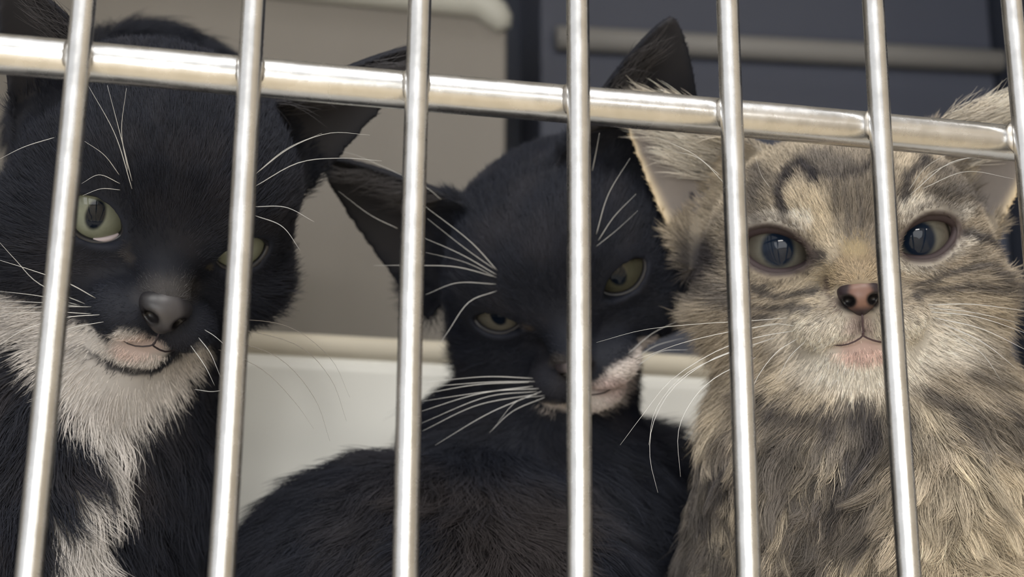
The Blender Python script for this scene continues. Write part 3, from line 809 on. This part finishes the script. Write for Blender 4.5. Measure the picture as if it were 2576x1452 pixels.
BLK, BRN, WHT = C(25, 27.5, 36), C(46, 43, 46), C(174, 170, 167)
def paint_black_common(k, p, u, v, skin, earm, inner, edge):
    c = np.tile(np.array(BLK), (len(p), 1))
    c = mixc(c, C(37, 37, 43), sst(fbm(p / 8.0 + 9), -0.1, 0.5) * 0.8)
    if earm is not None:
        c = mixc(c, C(48, 47, 50), inner * (1 - edge) * 0.7)
    return c
def paint_left(k, p, n, u, v, skin, earm=None, inner=None, edge=None):
    c = paint_black_common(k, p, u, v, skin, earm, inner, edge)
    nz = fbm(p / 4.0 + 3); u = u + nz * 18; v = v + fbm(p / 4.0 + 13) * 18
    body = sst(v, 900, 1000)
    c = mixc(c, BRN, body * sst(fbm(p / 9.0 + 70), 0.0, 0.5) * 0.7)
    chin = poly_mask(u, v, [(120, 790), (200, 830), (270, 862), (300, 832), (345, 838), (405, 868), (415, 905), (385, 935), (300, 935), (240, 915), (150, 880), (60, 850), (0, 800), (-60, 760), (-60, 740), (40, 760)], 9)
    chest = poly_mask(u, v, [(-60, 780), (60, 850), (150, 880), (270, 950), (400, 955), (500, 880), (520, 905), (480, 985), (430, 1050), (330, 1100), (290, 1150), (265, 1230), (235, 1290), (255, 1500), (110, 1500), (120, 1330), (230, 1200), (235, 1150), (170, 1060), (100, 960), (40, 880), (-60, 850)], 14)
    w = np.maximum(chin, chest)
    c = mixc(c, WHT, w)
    c = mixc(c, C(158, 153, 149), w * sst(fbm(p / 5 + 80), 0, 0.5) * 0.5)
    c = mixc(c, C(184, 162, 156), blob(u, v, 345, 878, 62, 32, 0.5) * chin * 0.7)
    c = mixc(c, BLK, line_mask(u, v, [(275, 948), (330, 965), (390, 950), (430, 915)], 10, 8) * 0.9)
    c = mixc(c, C(66, 64, 64), blob(u, v, 420, 740, 70, 48, 0.5) * 0.8)     # grey highlight on the nose bridge, painted into the coat
    c = mixc(c, C(58, 56, 57), line_mask(u, v, [(318, 590), (312, 640), (318, 655)], 9, 8) * 0.9)
    c = mixc(c, C(110, 100, 70), blob(u, v, 540, 672, 16, 9, 0.5) * 0.8)
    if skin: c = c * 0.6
    return c
def paint_mid(k, p, n, u, v, skin, earm=None, inner=None, edge=None):
    c = paint_black_common(k, p, u, v, skin, earm, inner, edge)
    nz = fbm(p / 4.0 + 3); u = u + nz * 12; v = v + fbm(p / 4.0 + 13) * 12
    c = mixc(c, C(49, 45, 45), sst(v, 1180, 1290) * sst(fbm(p / 9.0 + 33) + 0.25, -0.1, 0.5) * (1 - sst(u, 1400, 1500)) * sst(u, 820, 1080) * 0.85)
    m1 = poly_mask(u, v, [(1480, 985), (1530, 935), (1585, 905), (1612, 870), (1650, 862), (1655, 900), (1615, 960), (1590, 1010), (1530, 1060), (1480, 1068), (1440, 1062), (1380, 1062), (1355, 1040), (1400, 1030), (1440, 1030)], 8)
    c = mixc(c, C(184, 176, 172), m1)
    c = mixc(c, C(168, 148, 147), blob(u, v, 1535, 985, 48, 30, 0.5) * m1 * 0.7)
    c = mixc(c, C(72, 62, 52), line_mask(u, v, [(1215, 822), (1262, 842), (1330, 835)], 7, 6) * 0.7)
    c = mixc(c, C(62, 58, 56), blob(u, v, 1405, 920, 26, 16, 0.5) * 0.7)
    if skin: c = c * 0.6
    return c

# ------------------------------------------------------------------ kitten: tabby, right
k = base_kitten('kitten'); k.paint = paint_tabby
k.coat_depth = 268; k.ticking = 0.24; k.swirl = 0.8; k.per_clump = 52; k.clump = 0.88; k.clump_var = 0.42; k.tuft_p = 0.65
k.eye_ab = [(6.9, 4.1), (6.1, 3.9)]; k.tuft_col = PALE; k.skull_drop = 3.2; k.ring_col = C(66, 59, 58); k.ear_w = 15.5; k.ear_base = [(-21, 2, 9), (21, 2, 9)]
k.R, k.T = fit_pose([(LM['eyeL'], (1976, 624)), (LM['eyeR'], (2314, 598)), (LM['nose'], (2155, 748)), (LM['chin'], (2160, 965)), (LM['earL'], (1572, 215))],
                    [1.5, 1.5, 1, 0.6, 0.5], P(2150, 560, 285))
k.ear_tip = [(-40, 5, 34), (41, 5, 24)]
k.gaze = [gaze_to(k, 0, 1956, 626), gaze_to(k, 1, 2312, 602)]
k.body = [('cap', k.T + k.R @ np.array([0, 12, -4]), P(2190, 1150, 302), 22, 27),
          ('ell', P(2190, 1230, 304), (31, 28, 36)), ('ell', P(1990, 1500, 308), (21, 20, 25)), ('ell', P(2230, 1750, 318), (38, 40, 42)),
          ('cap', P(2050, 1500, 296), (P(2050, 1500, 296)[0], 38, FLOOR + 6), 10, 7), ('cap', P(2330, 1500, 300), (P(2330, 1500, 300)[0], 38, FLOOR + 6), 10, 7),
          ('ell', (P(1960, 2000, 330)[0], 115, FLOOR + 22), (18, 30, 22)), ('ell', (P(2420, 2000, 330)[0], 115, FLOOR + 22), (18, 30, 22))]
k.body_axis = (P(2190, 1230, 302), P(2230, 1750, 302))
k.lo = (k.T[0] - 60, 0, FLOOR - 2); k.hi = (k.T[0] + 60, 165, k.T[2] + 62)
k.nose_col = (C(98, 72, 62), C(36, 28, 32))
k.rim_mat = M_rim_brown; k.lip_mat = M_lip_pink; k.mouth_lines = [m_[:5] for m_ in MOUTH_LINES]; k.rim_w = 1.35
em = eye_material('tabby_eye', C(86, 86, 80), C(70, 66, 60), (3.2, 3.5), pupil=(0.006, 0.012, 0.026), iris_r=5.6, white=(0.10, 0.085, 0.075))
k.eye_mat = [em, em]
W = 0.16
k.whiskers = [
    ([(1900, 870), (1800, 900), (1700, 970), (1645, 1060), (1635, 1150), (1655, 1240)], 'w', W, 14),
    ([(1950, 850), (1830, 890), (1720, 945), (1650, 1030), (1632, 1120)], 'w', W, 14),
    ([(2000, 832), (1900, 850), (1800, 885), (1690, 955), (1620, 1040), (1560, 1120)], 'w', W, 14),
    ([(1900, 900), (1800, 950), (1740, 1010), (1706, 1090), (1712, 1200)], 'w', W, 12),
    ([(1960, 815), (1850, 832), (1720, 862), (1600, 905)], 'w', W, 12),
    ([(1980, 800), (1880, 808), (1760, 815), (1620, 830), (1500, 862)], 'w', W * 0.8, 12),
    ([(2010, 850), (1950, 890), (1900, 960), (1895, 1010)], 'w', W * 0.8, 8),
    ([(2030, 855), (1985, 900), (1960, 950)], 'w', W * 0.7, 6),
    ([(2000, 820), (1940, 815), (1885, 830)], 'w', W * 0.8, 6),
    ([(2330, 768), (2450, 766), (2600, 785)], 'w', W, 8), ([(2340, 785), (2460, 798), (2600, 845)], 'w', W, 8),
    ([(2350, 800), (2470, 828), (2600, 890)], 'w', W, 8), ([(2370, 815), (2470, 860), (2560, 930)], 'w', W, 8),
    ([(2390, 835), (2470, 890), (2520, 960)], 'w', W * 0.7, 6), ([(2330, 775), (2440, 785), (2560, 812)], 'w', W * 0.8, 8),
    ([(2285, 480), (2330, 420), (2400, 380)], 'w', W, 6), ([(2290, 490), (2390, 410), (2500, 395), (2570, 410)], 'w', W, 6),
    ([(2320, 475), (2430, 432), (2550, 450)], 'w', W * 0.8, 6), ([(2305, 470), (2350, 430), (2440, 395)], 'w', W * 0.8, 6),
    ([(1935, 470), (1915, 440), (1900, 395)], 'w', W * 0.7, 3),
    ([(1830, 470), (1760, 400), (1690, 380)], 'w', W * 0.7, 3), ([(1810, 440), (1740, 385), (1650, 345)], 'w', W * 0.7, 3)]
KT = k
build_kitten(k, 'grey and cream striped tabby kitten with pink nose at the right of the cage', 330000, 9.0, 4.4, 0.050)

# ------------------------------------------------------------------ kitten: black and white, left
k = base_kitten('kitten'); k.paint = paint_left; k.coat_depth = 272
k.eye_ab = [(5.7, 4.6), (5.6, 4.0)]
k.eye_ax = [eye_axes(20, -1), eye_axes(16, 1)]
k.R, k.T = fit_pose([(LM['eyeL'], (256, 553)), (LM['eyeR'], (588, 633)), (LM['nose'], (425, 785)), (LM['chin'], (350, 945)), (LM['earR'], (1030, 110))],
                    [2.5, 2.5, 1, 0.5, 0.4], P(430, 530, 290))
k.ear_tip = [(-37, 5, 33), (41, 4, 42)]; k.ear_w = 13; k.lift = 0.5
k.gaze = [gaze_to(k, 0, 240, 542), gaze_to(k, 1, 606, 628)]
ch = P(170, 1200, 306)
k.body = [('cap', k.T + k.R @ np.array([0, 12, -4]), ch, 22, 24), ('ell', P(140, 1260, 310), (28, 26, 36)),
          ('ell', P(360, 340, 365), (27, 26, 24)), ('cap', P(120, 1400, 318), P(340, 520, 375), 28, 24), ('ell', P(100, 1750, 325), (34, 34, 36)),
          ('cap', P(180, 1400, 296), (P(170, 1500, 296)[0], 40, FLOOR + 6), 9, 7), ('cap', P(-60, 1400, 300), (P(-60, 1500, 300)[0], 40, FLOOR + 6), 9, 7),
          ('ell', (ch[0] + 8, 125, FLOOR + 22), (26, 34, 22))]
k.body_axis = (P(140, 1100, 310), P(120, 1750, 310))
k.lo = (k.T[0] - 68, 0, FLOOR - 2); k.hi = (k.T[0] + 62, 180, k.T[2] + 62)
k.nose_col = (C(50, 48, 50), C(26, 25, 28)); k.nose_scale = 1.22
k.rim_mat = M_rim_dark; k.lip_mat = M_lip_dark
k.haw = [0]; k.top_len = 1.45; k.mouth_lines = [m_[:5] for m_ in MOUTH_LINES]
em = eye_material('green_eye', C(108, 112, 101), C(92, 95, 82), (1.8, 3.0), white=(0.5, 0.45, 0.47), iris_r=5.3)
k.eye_mat = [em, em]; k.clump = 0.6
k.whiskers = [
    ([(240, 750), (170, 712), (80, 680), (0, 655)], 'w', W * 1.2, 10), ([(215, 765), (100, 715), (40, 655), (-10, 600)], 'w', W, 10),
    ([(200, 768), (100, 745), (0, 733)], 'w', W * 1.1, 10), ([(210, 772), (110, 762), (0, 757)], 'w', W, 10), ([(230, 790), (130, 785), (0, 790)], 'w', W, 10),
    ([(230, 772), (120, 772), (0, 775)], 'w', W * 0.8, 10), ([(250, 792), (160, 800), (60, 830), (-10, 875)], 'w', W, 10), ([(260, 810), (180, 825), (130, 850)], 'w', W * 0.8, 8),
    ([(332, 475), (290, 340), (222, 215)], 'w', W, 8), ([(332, 455), (303, 340), (270, 215)], 'w', W, 8), ([(322, 430), (306, 330), (318, 222)], 'w', W, 8),
    ([(300, 440), (262, 390), (212, 355)], 'w', W * 0.8, 6), ([(302, 462), (250, 440), (205, 462)], 'w', W * 0.8, 5), ([(302, 478), (255, 475), (208, 492)], 'w', W * 0.8, 5),
    ([(140, 345), (60, 370), (-10, 405)], 'w', W * 0.8, 6),
    ([(640, 440), (730, 372), (830, 335), (930, 340)], 'w', W * 0.9, 8), ([(640, 470), (750, 410), (860, 398), (960, 405)], 'w', W * 0.9, 8), ([(640, 440), (720, 375), (810, 335)], 'w', W * 0.7, 8),
    ([(640, 520), (720, 522), (790, 558)], 'w', W * 0.8, 6), ([(640, 542), (710, 570), (755, 630)], 'w', W * 0.8, 6),
    ([(560, 820), (740, 865), (830, 950), (872, 1060)], 'd', W * 0.7, 10), ([(560, 850), (700, 900), (790, 1000), (830, 1110)], 'd', W * 0.7, 10),
    ([(560, 800), (720, 820), (830, 900), (880, 1000)], 'd', W * 0.6, 10), ([(550, 880), (660, 930), (740, 1010), (790, 1080)], 'd', W * 0.6, 10),
    ([(500, 850), (530, 890), (555, 950)], 'w', W * 0.7, 5), ([(480, 870), (515, 920), (540, 970)], 'w', W * 0.7, 5), ([(515, 830), (545, 850), (600, 900)], 'w', W * 0.7, 5),
    ([(490, 980), (540, 985), (600, 970)], 'w', W * 0.6, 4)]
build_kitten(k, 'black kitten with white chin and chest, green eyes, at the left of the cage', 200000, 9.5, 3.6, 0.052)

# ------------------------------------------------------------------ kitten: black, middle
k = base_kitten('kitten'); k.paint = paint_mid; k.coat_depth = 300
k.eye_ab = [(5.8, 3.2), (5.4, 3.4)]; k.lid_clear = 1.2; k.skull_drop = 3.0; k.top_len = 1.6; k.tuft_col = C(60, 58, 59); k.mouth_lines = [m_[:5] for m_ in MOUTH_LINES]
k.eye_ax = [eye_axes(6, -1), eye_axes(16, 1)]
k.R, k.T = fit_pose([(LM['eyeL'], (1282, 800)), (LM['eyeR'], (1546, 704)), (LM['nose'], (1446, 925)), (LM['chin'], (1490, 1060)), (LM['earL'], (825, 400)), (LM['earR'], (1690, 80))],
                    [1.5, 1.5, 0.8, 0.5, 0.5, 0.5], P(1400, 680, 310))
k.ear_base = [(-22, 0, 8), (20, 2, 13)]; k.ear_tip = [(-39.5, 5, 38), (39.5, 4, 40)]; k.ear_w = 18.5; k.lift = 0.55
k.gaze = [gaze_to(k, 0, 1252, 797), gaze_to(k, 1, 1552, 690)]
k.body = [('cap', k.T + k.R @ np.array([0, 12, -4]), P(1330, 1320, 346), 15, 22), ('ell', P(1340, 1340, 338), (25, 24, 30)),
          ('ell', P(1310, 1180, 352), (23, 20, 21)), ('ell', P(1490, 1400, 338), (20, 22, 27)), ('ell', P(1590, 1350, 368), (19, 18, 25)), ('ell', P(1090, 1570, 322), (42, 30, 34)), ('ell', P(1220, 1620, 300), (20, 16, 22)), ('ell', (P(1200, 1700, 330)[0], 115, FLOOR + 30), (42, 36, 32)),
          ('cap', P(1420, 1450, 305), (P(1420, 1500, 300)[0], 45, FLOOR + 6), 9, 7), ('cap', P(1200, 1600, 296), (P(1200, 1500, 296)[0], 42, FLOOR + 6), 9, 7)]
k.body_axis = (P(1200, 1150, 322), P(1100, 1700, 322))
k.lo = (k.T[0] - 72, 0, FLOOR - 2); k.hi = (k.T[0] + 56, 170, k.T[2] + 66)
k.nose_col = (C(60, 54, 54), C(34, 30, 32)); k.rim_mat = M_rim_dark; k.lip_mat = M_lip_dark
em = eye_material('olive_eye', C(62, 62, 52), C(52, 51, 42), (1.9, 2.8), white=(0.4, 0.36, 0.34))
k.eye_mat = [eye_material('beige_reflection_eye', C(80, 78, 72), C(66, 64, 58), (1.7, 2.3), white=(0.45, 0.4, 0.38)), em]; k.clump = 0.6  # left iris made paler: a beige reflection painted into its colour
k.whiskers = [
    ([(1252, 682), (1180, 605), (1070, 520)], 'w', W * 1.1, 8), ([(1245, 678), (1170, 625), (1075, 550)], 'w', W * 0.8, 8), ([(1250, 692), (1160, 640), (1065, 598)], 'w', W, 8),
    ([(1250, 698), (1150, 672), (1050, 668), (940, 668)], 'w', W, 8), ([(1245, 696), (1170, 660), (1070, 635)], 'w', W * 0.7, 8),
    ([(1248, 715), (1150, 712), (1070, 742)], 'w', W * 0.9, 6), ([(1250, 732), (1180, 760), (1130, 830), (1098, 880)], 'w', W * 0.8, 6),
    ([(1110, 502), (1060, 465), (920, 400), (860, 380)], 'w', W * 0.6, 6), ([(1000, 575), (930, 540), (850, 480)], 'w', W * 0.6, 4),
    ([(1340, 952), (1220, 948), (1070, 962)], 'w', W, 10), ([(1330, 962), (1200, 968), (1060, 992)], 'w', W * 1.2, 10), ([(1340, 972), (1200, 992), (1060, 1035)], 'w', W * 1.2, 10),
    ([(1350, 985), (1220, 1000), (1060, 1065)], 'w', W, 10), ([(1345, 960), (1220, 962), (1060, 975)], 'w', W, 10), ([(1355, 978), (1230, 985), (1060, 1010)], 'w', W, 10),
    ([(1362, 985), (1230, 1040), (1095, 1120)], 'w', W * 0.9, 10), ([(1370, 1000), (1290, 1035), (1230, 1090)], 'w', W * 0.8, 8), ([(1350, 992), (1200, 1020), (1062, 1085)], 'w', W, 10),
    ([(1370, 995), (1300, 1010), (1240, 1080)], 'w', W * 0.6, 8),
    ([(1500, 590), (1530, 490), (1585, 398)], 'w', W, 6), ([(1505, 605), (1545, 545), (1600, 488)], 'w', W, 6), ([(1490, 430), (1500, 380), (1508, 335)], 'w', W * 0.9, 6),
    ([(1500, 620), (1550, 580), (1605, 530)], 'w', W * 0.6, 5),
    ([(1600, 900), (1650, 870), (1720, 850)], 'w', W * 0.8, 6), ([(1605, 920), (1660, 885), (1730, 880)], 'w', W * 0.8, 6), ([(1580, 890), (1640, 840), (1700, 810)], 'w', W * 0.8, 6)]
build_kitten(k, 'black kitten with a tilted head and white lower lip in the middle', 190000, 11.5, 3.6, 0.052)
